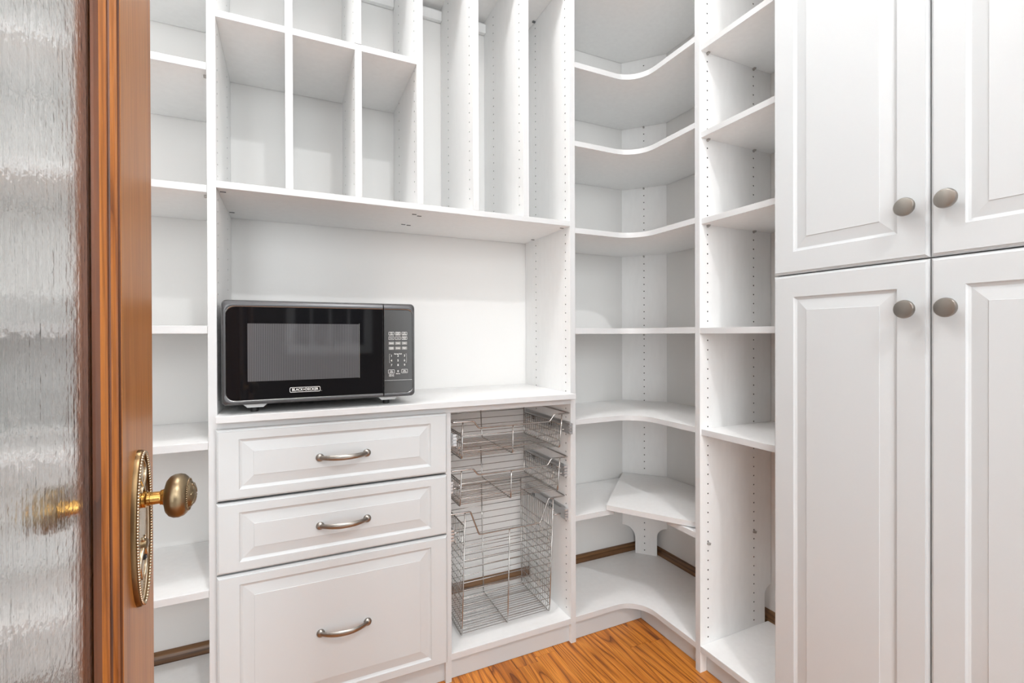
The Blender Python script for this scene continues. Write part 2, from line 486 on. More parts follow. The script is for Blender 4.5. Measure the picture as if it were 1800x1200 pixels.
# window, then two tall glazed openings added for fill, in the wall behind the camera: (x0, x1, z0, z1, upright bars, fill power, label)
WINS = [(0.03, 0.76, 1.00, 1.46, 3, 0.0, 'low white window with upright bars across the room behind the camera'),
        (-1.75, -0.60, 0.15, 2.60, 1, FILL_HINGE, 'tall white glazed opening added behind the camera for fill light, on the door hinge side'),
        (1.10, 2.25, 0.15, 2.60, 1, FILL_CUPBOARD, 'tall white glazed opening added behind the camera for fill light, on the tall cupboard side')]
CLER = (-0.50, 1.00, 1.56, 2.70, 3, FILL_HIGH, 'wide white window added high behind the camera for fill light, above the low one')  # unseen window, added to carry the frontal fill
HB = -2.4
hb, xx = [(CLER[0], WINS[0][0], HB - 0.1, HB, 0, CLER[2]), (WINS[0][1], CLER[1], HB - 0.1, HB, 0, CLER[2]),
          (WINS[0][0], WINS[0][1], HB - 0.1, HB, 0, WINS[0][2]), (WINS[0][0], WINS[0][1], HB - 0.1, HB, WINS[0][3], CLER[2])], -2.6
for q in sorted([WINS[1], WINS[2], (CLER[0], CLER[1], CLER[2], CLER[3])]):
    if q[0] == CLER[0]: hb += [(xx, q[0], HB - 0.1, HB, 0, CEIL), (q[0], q[1], HB - 0.1, HB, q[3], CEIL)]; xx = q[1]; continue
    hb += [(xx, q[0], HB - 0.1, HB, 0, CEIL), (q[0], q[1], HB - 0.1, HB, 0, q[2]), (q[0], q[1], HB - 0.1, HB, q[3], CEIL)]
    xx = q[1]
hb.append((xx, 3.1, HB - 0.1, HB, 0, CEIL))
shell('wall_hall_back', [q for q in hb if q[5] != CLER[2] and q[5] != WINS[0][2]], M_HALL)
shell('trim_4', [q for q in hb if q[5] == CLER[2] or q[5] == WINS[0][2]], M_HALLDARK, 'dark panel added below the high window behind the camera to darken the microwave reflection')
for i, (a0, a1, c0_, c1_, nb_, pw, lab) in enumerate(WINS + [CLER]):
    win = empty('window_%d' % (i + 1), ((a0 + a1) / 2, HB, c0_), lab, None, kind='structure')
    bm = bmesh.new()
    for q in ((a0 - 0.05, a1 + 0.05, c0_ - 0.06, c0_ + 0.03), (a0 - 0.05, a1 + 0.05, c1_ - 0.03, c1_ + 0.06), (a0 - 0.05, a0 + 0.03, c0_ + 0.0301, c1_ - 0.0301), (a1 - 0.03, a1 + 0.05, c0_ + 0.0301, c1_ - 0.0301)):
        bx(bm, q[0], q[1], HB - 0.02, HB + 0.03, q[2], q[3], 0.002)
    obj('window_frame', bm, M_FRONT, win)
    for k_ in range(nb_):
        xm = a0 + (a1 - a0) * (k_ + 1) / (nb_ + 1)
        box('glazing_bar', xm - 0.014, xm + 0.014, HB - 0.04, HB, c0_ + 0.03, c1_ - 0.03, M_FRONT, win)
    box('pane', a0, a1, HB - 0.065, HB - 0.06, c0_, c1_, M_PANE, win, bev=0)
    if pw <= 0: continue
    ld = bpy.data.lights.new('window_fill', 'AREA'); ld.shape = 'RECTANGLE'; ld.size = a1 - a0; ld.size_y = c1_ - c0_  # area light added as fill in the unseen opening
    ld.energy = pw; ld.color = (0.95, 0.98, 1.0)
    lo = bpy.data.objects.new('window_fill', ld); COL.objects.link(lo); lo.parent = win
    lo.location = (0, 0.045, (c1_ - c0_) / 2); lo.rotation_euler = (R(90), 0, 0)

# floor: slab plus one object per oak strip
FL = shell('floor', [(XL, XB, -0.1, YB, -0.05, -0.012)], M_OAKSLAB, 'honey coloured oak strip floor')
shell('floor_hall', [(-2.5, 3.0, -2.4, -0.1, -0.05, 0.0)], M_HALLFLOOR, 'pale floor of the room behind the camera')
PW = 0.0826
def plank_mesh(length):
    bm = bmesh.new()
    bx(bm, -PW / 2 + 0.0003, PW / 2 - 0.0003, 0.0003, length - 0.0003, -0.012, 0.0, 0.0006)
    me = bpy.data.meshes.new('plank'); bm.to_mesh(me); bm.free(); me.materials.append(M_OAK)
    return me
lens = [0.45, 0.6, 0.75, 0.9]
pm = {l: plank_mesh(l) for l in lens}
cut = {}
x = 0.773 - 20 * PW
k = 0
while x < XB - 0.001:
    x0, x1 = max(x, XL), min(x + PW, XB)
    if x1 - x0 > 0.02:
        if abs(x - (0.773 - PW)) < 1e-3: joints = [-0.1, 0.55, 1.45, YB]
        else:
            j = -0.1 + random.uniform(0.25, 0.8); joints = [-0.1, j]
            while j < 1.1:
                j += random.uniform(0.55, 0.95)
                if j < YB - 0.12: joints.append(j)
            joints.append(YB)
        for y0, y1 in zip(joints, joints[1:]):
            key = (round(x1 - x0, 4), round(y1 - y0, 2))
            if key not in cut:
                bm = bmesh.new()
                hw = (x1 - x0) / 2
                bx(bm, -hw + 0.0003, hw - 0.0003, 0.0003, (y1 - y0) - 0.0003, -0.012, 0.0, 0.0006)
                me = bpy.data.meshes.new('plank'); bm.to_mesh(me); bm.free(); me.materials.append(M_OAK)
                cut[key] = me
            o = bpy.data.objects.new('plank', cut[key]); COL.objects.link(o)
            o.parent = FL; o.location = ((x0 + x1) / 2, y0, 0)
    x += PW

def baseboard(name, p0, p1, nrm, m, label):
    """profile swept along the wall; p0,p1 on the wall line, nrm into the room"""
    prof = [(0, 0), (0.019, 0), (0.019, 0.098), (0.0175, 0.110), (0.013, 0.118), (0.006, 0.1215), (0, 0.122)]
    bm = bmesh.new()
    A = [bm.verts.new((p0[0] + nrm[0] * d, p0[1] + nrm[1] * d, z)) for d, z in prof]
    B = [bm.verts.new((p1[0] + nrm[0] * d, p1[1] + nrm[1] * d, z)) for d, z in prof]
    for i in range(len(prof)):
        j = (i + 1) % len(prof)
        bm.faces.new((A[i], A[j], B[j], B[i]))
    bm.faces.new(A); bm.faces.new(B[::-1])
    bmesh.ops.recalc_face_normals(bm, faces=bm.faces)
    obj(name, bm, m, kind='structure', smooth=True, label=label)
baseboard('baseboard_back', (XL, YB - 0.0002), (XB - 0.019, YB - 0.0002), (0, -1), M_BASEX, 'dark stained wooden baseboard along the back wall')
baseboard('baseboard_right', (XB - 0.0002, 0.02), (XB - 0.0002, YB), (-1, 0), M_BASEY, 'dark stained wooden baseboard along the right wall')

# doorway trim on both faces of the front wall
def casing(name, y0, y1):
    bm = bmesh.new()
    bx(bm, DX1, DX1 + 0.09, y0, y1, 0, DH + 0.09, 0.004)
    bx(bm, DX0 - 0.09, DX0, y0, y1, 0, DH + 0.09, 0.004)
    bx(bm, DX0, DX1, y0, y1, DH, DH + 0.09, 0.004)
    obj(name, bm, M_DOORMOLD, kind='structure', label='orange brown wooden casing around the doorway')
casing('trim_1', 0.02, 0.040)
casing('trim_2', -0.122, -0.10)
bm = bmesh.new()
bx(bm, DX1 - 0.018, DX1, -0.1, 0.02, 0, DH); bx(bm, DX0, DX0 + 0.006, -0.1, 0.02, 0, DH); bx(bm, DX0 + 0.006, DX1 - 0.018, -0.1, 0.02, DH - 0.018, DH)
obj('trim_3', bm, M_DOORWOOD, kind='structure', label='wooden jamb lining the doorway')

# ------------------------------------------------------------------ ceiling lamps
def can(x, y, power, label, rad=0.075):
    t = empty('ceiling_light', (x, y, CEIL), label, 'light', 'recessed ceiling lights')
    bm = bmesh.new()
    lathe(bm, [(0.0, rad + 0.025), (0.004, rad + 0.024), (0.006, rad + 0.012), (0.004, rad + 0.002), (0.0, rad)], (x, y, CEIL - 0.0005), (0, 0, -1), 32)
    obj('trim_ring', bm, M_CEIL, t, smooth=True)
    bm = bmesh.new()
    lathe(bm, [(0.0, rad - 0.001), (0.002, rad - 0.004), (0.003, 0)], (x, y, CEIL - 0.0005), (0, 0, -1), 32)
    obj('lens', bm, M_LENS, t, smooth=True)
    ld = bpy.data.lights.new('lamp', 'AREA'); ld.shape = 'DISK'; ld.size = rad * 2 * 0.9
    ld.energy = power; ld.color = WARM
    lo = bpy.data.objects.new('lamp', ld); COL.objects.link(lo); lo.parent = t; lo.location = (0, 0, -0.012)
def globe(x, y, m, label):
    t = empty('ceiling_light', (x, y, CEIL), label, 'light', 'opal globe lamps')
    bm = bmesh.new(); lathe(bm, [(0.0, 0.075), (0.012, 0.074), (0.020, 0.050), (0.045, 0.045)], (x, y, CEIL - 0.0005), (0, 0, -1), 32)
    obj('canopy', bm, M_CEIL, t, smooth=True)
    bm = bmesh.new(); bmesh.ops.create_uvsphere(bm, u_segments=24, v_segments=14, radius=0.075, matrix=Matrix.Translation((x, y, CEIL - 0.115)))
    obj('globe', bm, m, t, smooth='all')
globe(0.0, 0.95, M_GLOBE, 'opal globe lamp in the middle of the pantry ceiling')
globe(-0.55, 0.80, M_FILL_GLOBE, 'opal globe lamp added for fill on the pantry ceiling behind the open door')  # added to brighten the left shelves and the door glass
can(0.45, -0.98, CAN2_POWER, 'recessed round ceiling light of the room behind the camera')
def fill_uplight(x, y, label):  # unseen lamp, added to bounce fill off the ceiling
    t = empty('fill_pendant', (x, y, CEIL), label, 'light', 'pendant fill lamps added behind the camera')
    bm = bmesh.new(); tube(bm, [(x, y, CEIL - 0.001), (x, y, 2.50)], 0.006, 8)
    obj('rod', bm, M_STEEL, t, smooth='all')
    bm = bmesh.new(); lathe(bm, [(0.0, 0.02), (0.03, 0.16), (0.09, 0.24), (0.12, 0.25), (0.12, 0.24), (0.09, 0.225), (0.04, 0.15), (0.03, 0.0)], (x, y, 2.40), (0, 0, 1), 32)
    obj('bowl', bm, M_FRONT, t, smooth=True)
    ld = bpy.data.lights.new('lamp', 'AREA'); ld.shape = 'DISK'; ld.size = 0.40; ld.energy = UPLIGHT_FILL; ld.color = WARM
    lo = bpy.data.objects.new('lamp', ld); COL.objects.link(lo); lo.parent = t
    lo.location = (0, 0, 2.53 - CEIL); lo.rotation_euler = (math.pi, 0, 0)
fill_uplight(-0.5, -1.25, 'white bowl lamp added for fill behind the camera, nearer the door hinge side')
fill_uplight(1.1, -1.25, 'white bowl lamp added for fill behind the camera, nearer the tall cupboard')

# ------------------------------------------------------------------ storage hutch (centre of the back wall)
AX0, AX1, CX0, CX1 = -0.1935, -0.1730, 0.9270, 0.9475
HU = empty('storage_hutch', (0.377, YF, 0), 'white built-in hutch with upright slots, drawers and an open counter bay on the back wall', 'cabinet')
COLS = (0.0335, 0.266)
DEP = BK - YF
side_panel('side_panel', (AX1, YF, 0), (0, 1, 0), (-1, 0, 0), DEP, 0.0205, TOP, COLS, HU, first=0.1155)
side_panel('side_panel', (CX0, YF, 0), (0, 1, 0), (1, 0, 0), DEP, 0.0205, TOP, COLS, HU, first=0.1155)
MID0, MID1 = 1.5163, 1.5350
banded('shelf', AX1, CX0, YF, BK, MID0, MID1, HU)
S20, S21 = 1.9695, 1.9885
D3X = 0.3667
banded('shelf', AX1, D3X, YF, BK, S20, S21, HU)
TS0 = 2.4145
banded('top_shelf', AX1, CX0, YF, BK, TS0, TOP, HU)
def divider(x0, x1, z0, z1, cols=True):
    if cols:
        # drilled upright standing between two boards
        side_panel('divider', (x0, YF, z0), (0, 1, 0), (1, 0, 0), DEP, x1 - x0, z1 - z0, COLS, HU, first=0.046, notch=False)
    else:
        banded('divider', x0, x1, YF, BK, z0, z1, HU)
divider(-0.0058, 0.0136, MID1, S20); divider(-0.0062, 0.0138, S21, TS0)
divider(0.1815, 0.2008, MID1, S20); divider(0.1806, 0.1998, S21 + 0.0016, TS0)
divider(D3X, 0.3865, MID1, TS0)
divider(0.5530, 0.5735, MID1, TS0)
divider(0.7390, 0.7595, MID1, TS0)
for x0, x1 in ((AX1, -0.0062), (0.0138, 0.1806), (0.1998, D3X), (0.3865, 0.5530), (0.5735, 0.7390), (0.7595, CX0)):
    box('cleat', x0 + 0.0006, x1 - 0.0006, BK - 0.019, BK, 2.361, 2.3975, M_WHITE, HU)
# small cam fittings under the counter-bay shelf
bmf = [(-0.161, 1.520), (-0.162, 1.760), (0.372, 1.545), (0.392, 1.560), (0.370, 1.700), (0.390, 1.705), (0.914, 1.520), (0.914, 1.752)]
for xx, yy in bmf:
    bm = bmesh.new()
    bx(bm, xx - 0.007, xx + 0.007, yy - 0.0022, yy + 0.0022, MID0 - 0.0016, MID0)
    obj('cam_fitting', bm, M_GREYPL, HU)
box('shelf_pin', 0.914, 0.9268, 1.745, 1.753, TS0 - 0.006, TS0 - 0.0002, M_GREYPL, HU)
# lower part
BX0, BX1 = 0.4540, 0.4735
side_panel('base_divider', (BX1, YF, 0), (0, 1, 0), (-1, 0, 0), DEP, BX1 - BX0, 0.872, COLS, HU, first=0.1155)
banded('base_top', AX1, CX0, YF, BK, 0.872, 0.8944, HU)
banded('base_shelf', AX1, BX0, YF, 1.826, 0.070, 0.0905, HU)
banded('base_shelf', BX1, CX0, YF, 1.826, 0.070, 0.0905, HU)
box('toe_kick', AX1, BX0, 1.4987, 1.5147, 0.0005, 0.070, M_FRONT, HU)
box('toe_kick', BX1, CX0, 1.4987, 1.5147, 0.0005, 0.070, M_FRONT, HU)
YD = 1.4624
def bow_handle(name, cx, cz, parent):
    bm = bmesh.new()
    n = 21; rings = []
    for i in range(n):
        s = -1 + 2 * i / (n - 1)
        xx = cx + s * 0.064
        yy = YD - 0.006 - 0.024 * (1 - abs(s) ** 2.3)
        hz = 0.0062 + 0.0016 * (1 - s * s); hy = 0.0034
        # tangent in the x,y plane
        dy = 0.024 * 2.3 * (abs(s) ** 1.3) * (1 if s > 0 else -1) / 0.064
        tx, ty = 1 / math.hypot(1, dy), dy / math.hypot(1, dy)
        nx, ny = -ty, tx
        rings.append([bm.verts.new((xx + nx * hy * math.cos(a), yy + ny * hy * math.cos(a), cz + hz * math.sin(a)))
                      for a in [2 * math.pi * k / 12 for k in range(12)]])
    for A, B in zip(rings, rings[1:]):
        for k in range(12): bm.faces.new((A[k], A[(k + 1) % 12], B[(k + 1) % 12], B[k]))
    bm.faces.new(rings[0][::-1]); bm.faces.new(rings[-1])
    bmesh.ops.recalc_face_normals(bm, faces=bm.faces)
    for s in (-1, 1):
        lathe(bm, [(0, 0.0112), (0.0025, 0.0115), (0.0055, 0.0100), (0.0078, 0.0065), (0.0084, 0)], (cx + s * 0.0645, YD - 0.00002, cz), (0, -1, 0), 18)
    obj(name, bm, M_STEEL, parent, smooth=True, label='brushed nickel bow pull')
DR = [(0.6845, 0.8740, 0.776, 'top narrow drawer'), (0.4904, 0.6785, 0.582, 'middle narrow drawer'), (0.0783, 0.4858, 0.276, 'deep bottom drawer')]
for z0, z1, hz, lab in DR:
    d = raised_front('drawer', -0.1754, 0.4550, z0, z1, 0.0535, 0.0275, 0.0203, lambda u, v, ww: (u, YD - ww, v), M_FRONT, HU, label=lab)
    bow_handle('handle', 0.1435, hz, d)

# worktop
banded('worktop', AX1 + 0.0005, CX0 - 0.0005, 1.4445, BK, 0.8946, 0.9125, None,
    label='white counter board spanning the hutch under the microwave', cat='worktop')

# ------------------------------------------------------------------ left shelf unit (behind the door)
LU = empty('wall_shelf_unit', (-0.5, YF, 0), 'white open shelf unit left of the hutch, partly behind the wooden door', 'shelf unit')
side_panel('side_panel', (XL + 0.022, YF, 0), (0, 1, 0), (-1, 0, 0), DEP, 0.020, TOP, COLS, LU, first=0.1155)
for z0, z1 in ((TS0, TOP), (2.115, 2.135), (1.823, 1.8428), (1.5008, 1.520), (1.1282, 1.1490), (0.8213, 0.8412), (0.4302, 0.4492)):
    banded('shelf', XL + 0.0222, AX0 - 0.0006, YF, BK, z0, z1, LU)
banded('shelf', XL + 0.0222, AX0 - 0.0006, YF, 1.826, 0.070, 0.0905, LU)
box('toe_kick', XL + 0.0222, AX0 - 0.0006, 1.4987, 1.5147, 0.0005, 0.070, M_FRONT, LU)
for z in (1.823, 1.5008):
    box('shelf_pin', AX0 - 0.011, AX0 - 0.0002, 1.513, 1.520, z - 0.0066, z - 0.0002, M_CLEARPIN, LU)
    box('shelf_pin', AX0 - 0.011, AX0 - 0.0002, 1.746, 1.753, z - 0.0066, z - 0.0002, M_CLEARPIN, LU)

# ------------------------------------------------------------------ corner shelf unit
CU = empty('corner_shelf_unit', (1.25, 1.5, 0), 'white corner unit of curved L shaped shelves between hutch and right bay', 'shelf unit')
YR0, YR1 = 1.1704, 1.1901
def L_shape(bottom=False):
    p = [(CX1 + 0.0004, YF), (1.132, YF)]
    for k in range(1, 12):
        a = k / 12 * math.pi / 2
        p.append((1.132 + 0.1 * math.sin(a), YF - 0.1 + 0.1 * math.cos(a)))
    p += [(1.232, YF - 0.1), (1.232, YR1 + 0.0004)]
    if bottom: p += [(1.562, YR1 + 0.0004), (1.562, 1.827), (CX1 + 0.0004, 1.827)]
    else: p += [(XB - 0.002, YR1 + 0.0004), (XB - 0.002, 1.6962), (1.4410, BK), (CX1 + 0.0004, BK)]
    return p
for z0, z1 in ((TS0, TOP), (2.0975, 2.1170), (1.8115, 1.8300), (1.4940, 1.5130), (1.1265, 1.1475), (0.7945, 0.8130)):
    bm = bmesh.new(); prism(bm, L_shape(), z0, z1)
    obj('shelf', bm, [M_WHITE, M_EDGE], CU, smooth=True)
bm = bmesh.new(); prism(bm, L_shape(True), 0.0722, 0.0912); obj('base_shelf', bm, [M_WHITE, M_EDGE], CU, smooth=True)
bm = bmesh.new()
prism(bm, [(CX1 + 0.0004, YF), (1.118, YF), (1.40, 1.76), (1.437, 1.842), (CX1 + 0.0004, BK)], 0.4412, 0.4603, lambda x, y: -0.046 * (y - YF))
obj('shelf', bm, [M_WHITE, M_EDGE], CU, label='short straight shelf on the hutch side, under the loose board')
bm = bmesh.new()
prism(bm, [(1.232, YR1 + 0.0004), (XB - 0.002, YR1 + 0.0004), (XB - 0.002, 1.69), (1.50, 1.60), (1.232, 1.325)], 0.4404, 0.4595, lambda x, y: -0.040 * (x - 1.232))
obj('shelf', bm, [M_WHITE, M_EDGE], CU, label='short straight shelf on the right bay side, under the loose board')
box('toe_kick', CX1 + 0.0004, 1.2600, 1.4987, 1.5147, 0.0005, 0.0720, M_FRONT, CU)
box('toe_kick', 1.2602, 1.2762, YR1 + 0.0004, 1.5147, 0.0005, 0.0720, M_FRONT, CU)
# angled corner support with a notched foot and one column of holes
A2 = Vector((1.4430, YB - 0.0006, 0)); B2 = Vector((XB - 0.0006, 1.6964, 0))
U2 = (B2 - A2); LEN = U2.length; U2.normalize()
N2 = Vector((-U2.y, U2.x, 0))          # into the corner
if N2.x < 0: N2 = -N2
bm = bmesh.new()
cz0 = 0.0914
def arc(cx_, cz_, ra, rb, a0, a1, n=8):
    return [(cx_ + ra * math.cos(a0 + (a1 - a0) * k / n), cz_ + rb * math.sin(a0 + (a1 - a0) * k / n)) for k in range(n + 1)]
s1, s2 = 0.292 * LEN, 0.776 * LEN
outl = [(s1, cz0), (s2, cz0)]
outl += arc(LEN - 0.002, 0.178, LEN - 0.002 - s2, 0.045, math.pi, math.pi / 2)
outl += [(LEN, 0.226), (LEN, TOP), (0, TOP), (0, 0.218)]
outl += arc(0.004, 0.164, s1 - 0.004, 0.054, math.pi / 2, 0)
outl = [p for i, p in enumerate(outl) if i == 0 or abs(p[0] - outl[i - 1][0]) + abs(p[1] - outl[i - 1][1]) > 1e-5]
kk = (LEN - 0.038) / LEN
hr = 0.0026; c0 = LEN * 0.5
F = lambda s, z, t=0.0: bm.verts.new(A2 + U2 * s + N2 * t + Vector((0, 0, z)))
G = lambda s, z: bm.verts.new(A2 + U2 * (LEN / 2 + (s - LEN / 2) * kk) + N2 * 0.0185 + Vector((0, 0, z)))
rows = [0.111 + 0.032 * k_ for k_ in range(72) if 0.111 + 0.032 * k_ < TOP - 0.03]
W_ = 0.008
lo, hi = rows[0] - 0.016, rows[-1] + 0.016
left = [(c0 - W_, cz0)] + [(c0 - W_, TOP)]
i_top = outl.index((LEN, TOP))
Lp = [p for p in outl if p[0] < c0]           # left half outline points
Rp = [p for p in outl if p[0] > c0]
bm.faces.new([F(*p) for p in [(c0 - W_, cz0), (c0 - W_, TOP)] + [p for p in outl[i_top + 1:]] + [outl[0]]])
bm.faces.new([F(*p) for p in [(c0 + W_, TOP), (c0 + W_, cz0)] + outl[1:i_top + 1]])
def q4(a0, a1, zz0, zz1): bm.faces.new((F(a0, zz0), F(a1, zz0), F(a1, zz1), F(a0, zz1)))
q4(c0 - W_, c0 + W_, cz0, lo); q4(c0 - W_, c0 + W_, hi, TOP)
for z in rows:
    ring = [F(c0 + hr * math.cos(2 * math.pi * (k_ + .5) / 8), z + hr * math.sin(2 * math.pi * (k_ + .5) / 8)) for k_ in range(8)]
    cup = [F(c0 + hr * math.cos(2 * math.pi * (k_ + .5) / 8), z + hr * math.sin(2 * math.pi * (k_ + .5) / 8), 0.007) for k_ in range(8)]
    cor = [F(c0 + W_, z + .016), F(c0 - W_, z + .016), F(c0 - W_, z - .016), F(c0 + W_, z - .016)]
    for q in range(4):
        i0 = q * 2
        bm.faces.new((ring[i0], cor[q], ring[(i0 + 1) % 8]))
        bm.faces.new((ring[(i0 + 1) % 8], cor[q], cor[(q + 1) % 4], ring[(i0 + 2) % 8]))
    for k_ in range(8):
        f = bm.faces.new((ring[k_], ring[(k_ + 1) % 8], cup[(k_ + 1) % 8], cup[k_])); f.material_index = 1
    f = bm.faces.new(cup); f.material_index = 1
bm.faces.new([G(*p) for p in outl])
for i in range(len(outl)):
    a, b_ = outl[i], outl[(i + 1) % len(outl)]
    bm.faces.new((F(*a), F(*b_), G(*b_), G(*a)))
bmesh.ops.remove_doubles(bm, verts=bm.verts, dist=1e-6)
bmesh.ops.recalc_face_normals(bm, faces=bm.faces)
obj('corner_support', bm, [M_WHITE, M_CORE], CU, label='angled upright in the corner with a notched foot')
mid2 = A2 + U2 * c0
for z in (2.0975, 1.8115, 1.4940, 1.1265, 0.7945):
    bm = bmesh.new()
    lathe(bm, [(0.0002, 0.004), (0.008, 0.004)], (mid2.x - N2.x * 0.0085, mid2.y - N2.y * 0.0085, z - 0.0044), (N2.x, N2.y, 0), 10)
    obj('shelf_pin', bm, M_CLEARPIN, CU)

# loose board lying across the two short shelves
bm = bmesh.new()
pts = [(1.084, 1.4845), (1.270, 1.1915), (1.5765, 1.1915), (1.5765, 1.694), (1.4395, 1.8405), (1.392, 1.7945)]
prism(bm, pts, 0.4616, 0.4804, lambda x, y: -0.027 * ((x + y) * 0.7071 - 1.806))
obj('loose_board', bm, [M_WHITE, M_EDGE], label='loose white board lying across the corner on two short shelves, slanted front edge', cat='board')

# ------------------------------------------------------------------ right shelf bay
RB = empty('right_shelf_unit', (1.25, 1.03, 0), 'white narrow shelf bay between the corner unit and the tall cupboard', 'shelf unit')
RD = XB - 0.002 - XF
side_panel('side_panel', (XF, YR0, 0), (1, 0, 0), (0, 1, 0), RD, YR1 - YR0, TOP, (0.036, 0.2575), RB, first=0.111)
RY0 = 0.8988
for z0, z1, xs in ((TS0, TOP, XF), (2.0600, 2.0795, XF + 0.0075), (1.7728, 1.7920, XF + 0.0075), (1.4873, 1.5065, XF + 0.0085), (1.1248, 1.1445, XF), (0.7888, 0.8085, XF + 0.0065)):
    banded('shelf', xs, XB - 0.002, RY0, YR0 - 0.0003, z0, z1, RB, front='x')
banded('base_shelf', XF, 1.562, RY0, YR0 - 0.0003, 0.0698, 0.0900, RB, front='x')
box('toe_kick', 1.2603, 1.2763, RY0, YR0 - 0.0003, 0.0005, 0.0697, M_FRONT, RB)
def pin(x, z):
    bm = bmesh.new()
    lathe(bm, [(-0.004, 0.0024), (0.0002, 0.0024), (0.0004, 0.0052), (0.0022, 0.0052), (0.0026, 0.0036), (0.009, 0.0036)], (x, YR0, z), (0, -1, 0), 10)
    bx(bm, x - 0.0045, x + 0.0045, YR0 - 0.0095, YR0 - 0.0022, z + 0.0015, z + 0.0034)
    obj('shelf_pin', bm, M_CLEARPIN, RB, smooth=True)
for z in (2.0600, 1.7728, 1.4873, 0.7888, 0.4276):
    for c in (0.036, 0.2575): pin(XF + c, z - 0.0036)

# ------------------------------------------------------------------ tall cupboard on the right
TC = empty('tall_cupboard', (1.4, 0.53, 0), 'tall white cupboard with four raised panel doors at the right', 'cupboard')
for ya, yb in ((0.8785, 0.8985), (0.1650, 0.1850)):
    side_panel('side_panel', (XF, ya, 0), (1, 0, 0), (0, 1, 0), RD, yb - ya, TOP, (0.036, 0.2575), TC, first=0.111)
for z0, z1 in ((TS0, TOP), (1.270, 1.290), (0.85, 0.869), (1.75, 1.769)):
    banded('shelf', XF + 0.003, XB - 0.002, 0.1852, 0.8783, z0, z1, TC, front='x')
banded('base_shelf', XF + 0.003, 1.562, 0.1852, 0.8783, 0.0698, 0.0900, TC, front='x')
box('toe_kick', 1.2603, 1.2763, 0.1852, 0.8783, 0.0005, 0.0697, M_FRONT, TC)
XD = 1.2109
def cab_knob(y, z, parent):
    bm = bmesh.new()
    lathe(bm, [(0.0, 0.0085), (0.002, 0.0088), (0.006, 0.0075), (0.011, 0.0070), (0.015, 0.0105), (0.0185, 0.0165), (0.0215, 0.0192),
               (0.0245, 0.0198), (0.0275, 0.0192), (0.0292, 0.0178), (0.0298, 0.0150), (0.0302, 0.0)], (XD + 0.0003, y, z), (-1, 0, 0), 32)
    obj('knob', bm, M_STEEL, parent, smooth=True, label='round brushed nickel knob')
for y0, y1, ky in ((0.5365, 0.8900, 0.5692), (0.1845, 0.5345, 0.4985)):
    for z0, z1, kz in ((1.2818, 2.4200, 1.3915), (0.0770, 1.2788, 1.1740)):
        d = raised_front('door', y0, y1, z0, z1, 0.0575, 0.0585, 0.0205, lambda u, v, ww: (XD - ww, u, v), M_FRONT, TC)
        cab_knob(ky, kz, d)

# ------------------------------------------------------------------ microwave
MW = empty('microwave', (0.095, 1.62, 0.9125), 'black and graphite countertop microwave with keypad on the counter', 'microwave')
X0, X1, XS = -0.1602, 0.3500, 0.2559
Z0, Z1 = 0.9380, 1.2175
YM = 1.4500
bm = bmesh.new()
bx(bm, X0 + 0.006, X1 - 0.006, YM + 0.028, 1.805, Z0 + 0.004, Z1 - 0.004, 0.004)
obj('body', bm, M_BODY, MW)
def rrect(x0, x1, z0, z1, rl, rr_, n=6):
    """rounded rectangle, counter-clockwise; left and right corner radii"""
    out = []
    for cx_, cz_, r_, a0 in ((x1 - rr_, z0 + rr_, rr_, -90), (x1 - rr_, z1 - rr_, rr_, 0), (x0 + rl, z1 - rl, rl, 90), (x0 + rl, z0 + rl, rl, 180)):
        for k_ in range(n + 1):
            a = R(a0 + 90 * k_ / n)
            out.append((cx_ + r_ * math.cos(a), cz_ + r_ * math.sin(a)))
    return out
def bezel(name, x0, x1, li, ri, rl_o, rr_o, rl_i, rr_i, glass_m, gname, parent, **kw):
    bm = bmesh.new()
    ti, bi = 0.0188, 0.0132
    T = lambda f: (x0 + li * f, x1 - ri * f, Z0 + bi * f, Z1 - ti * f)
    lay = [(0.0, YM + 0.030, 0), (0.0, YM + 0.010, 0), (0.12, YM + 0.0045, 0), (0.55, YM, 0), (0.86, YM + 0.0004, 0), (0.90, YM + 0.0010, 1), (1.0, YM + 0.0046, 1)]
    rings = []
    for f, y, mi in lay:
        a, b_, c, d_ = T(f)
        rl = rl_o + (rl_i - rl_o) * f; rr2 = rr_o + (rr_i - rr_o) * f
        rings.append(([bm.verts.new((px, y, pz)) for px, pz in rrect(a, b_, c, d_, max(rl, 1e-5), max(rr2, 1e-5))], mi))
    for (A, _), (B, mi) in zip(rings, rings[1:]):
        for k_ in range(len(A)):
            f = bm.faces.new((A[k_], A[(k_ + 1) % len(A)], B[(k_ + 1) % len(A)], B[k_])); f.material_index = mi
    bm.faces.new(rings[0][0][::-1])
    bmesh.ops.remove_doubles(bm, verts=bm.verts, dist=3e-5)
    bmesh.ops.recalc_face_normals(bm, faces=bm.faces)
    fr = obj(name, bm, [M_BEZEL, M_BEZELEDGE], parent, smooth=True, **kw)
    bm = bmesh.new()
    a, b_, c, d_ = T(1.0)
    pts = rrect(a, b_, c, d_, max(rl_i, 1e-5), max(rr_i, 1e-5))
    fa = [bm.verts.new((px, YM + 0.0020, pz)) for px, pz in pts]; bb = [bm.verts.new((px, YM + 0.024, pz)) for px, pz in pts]
    bm.faces.new(fa); bm.faces.new(bb[::-1])
    for k_ in range(len(pts)): bm.faces.new((fa[k_], fa[(k_ + 1) % len(pts)], bb[(k_ + 1) % len(pts)], bb[k_]))
    bmesh.ops.remove_doubles(bm, verts=bm.verts, dist=3e-5)
    bmesh.ops.recalc_face_normals(bm, faces=bm.faces)
    obj(gname, bm, glass_m, fr)
    return fr
mdoor = bezel('door', X0, XS - 0.0008, 0.0112, 0.0012, 0.012, 0.0, 0.022, 0.0, M_BLACKGLASS, 'glass', MW)
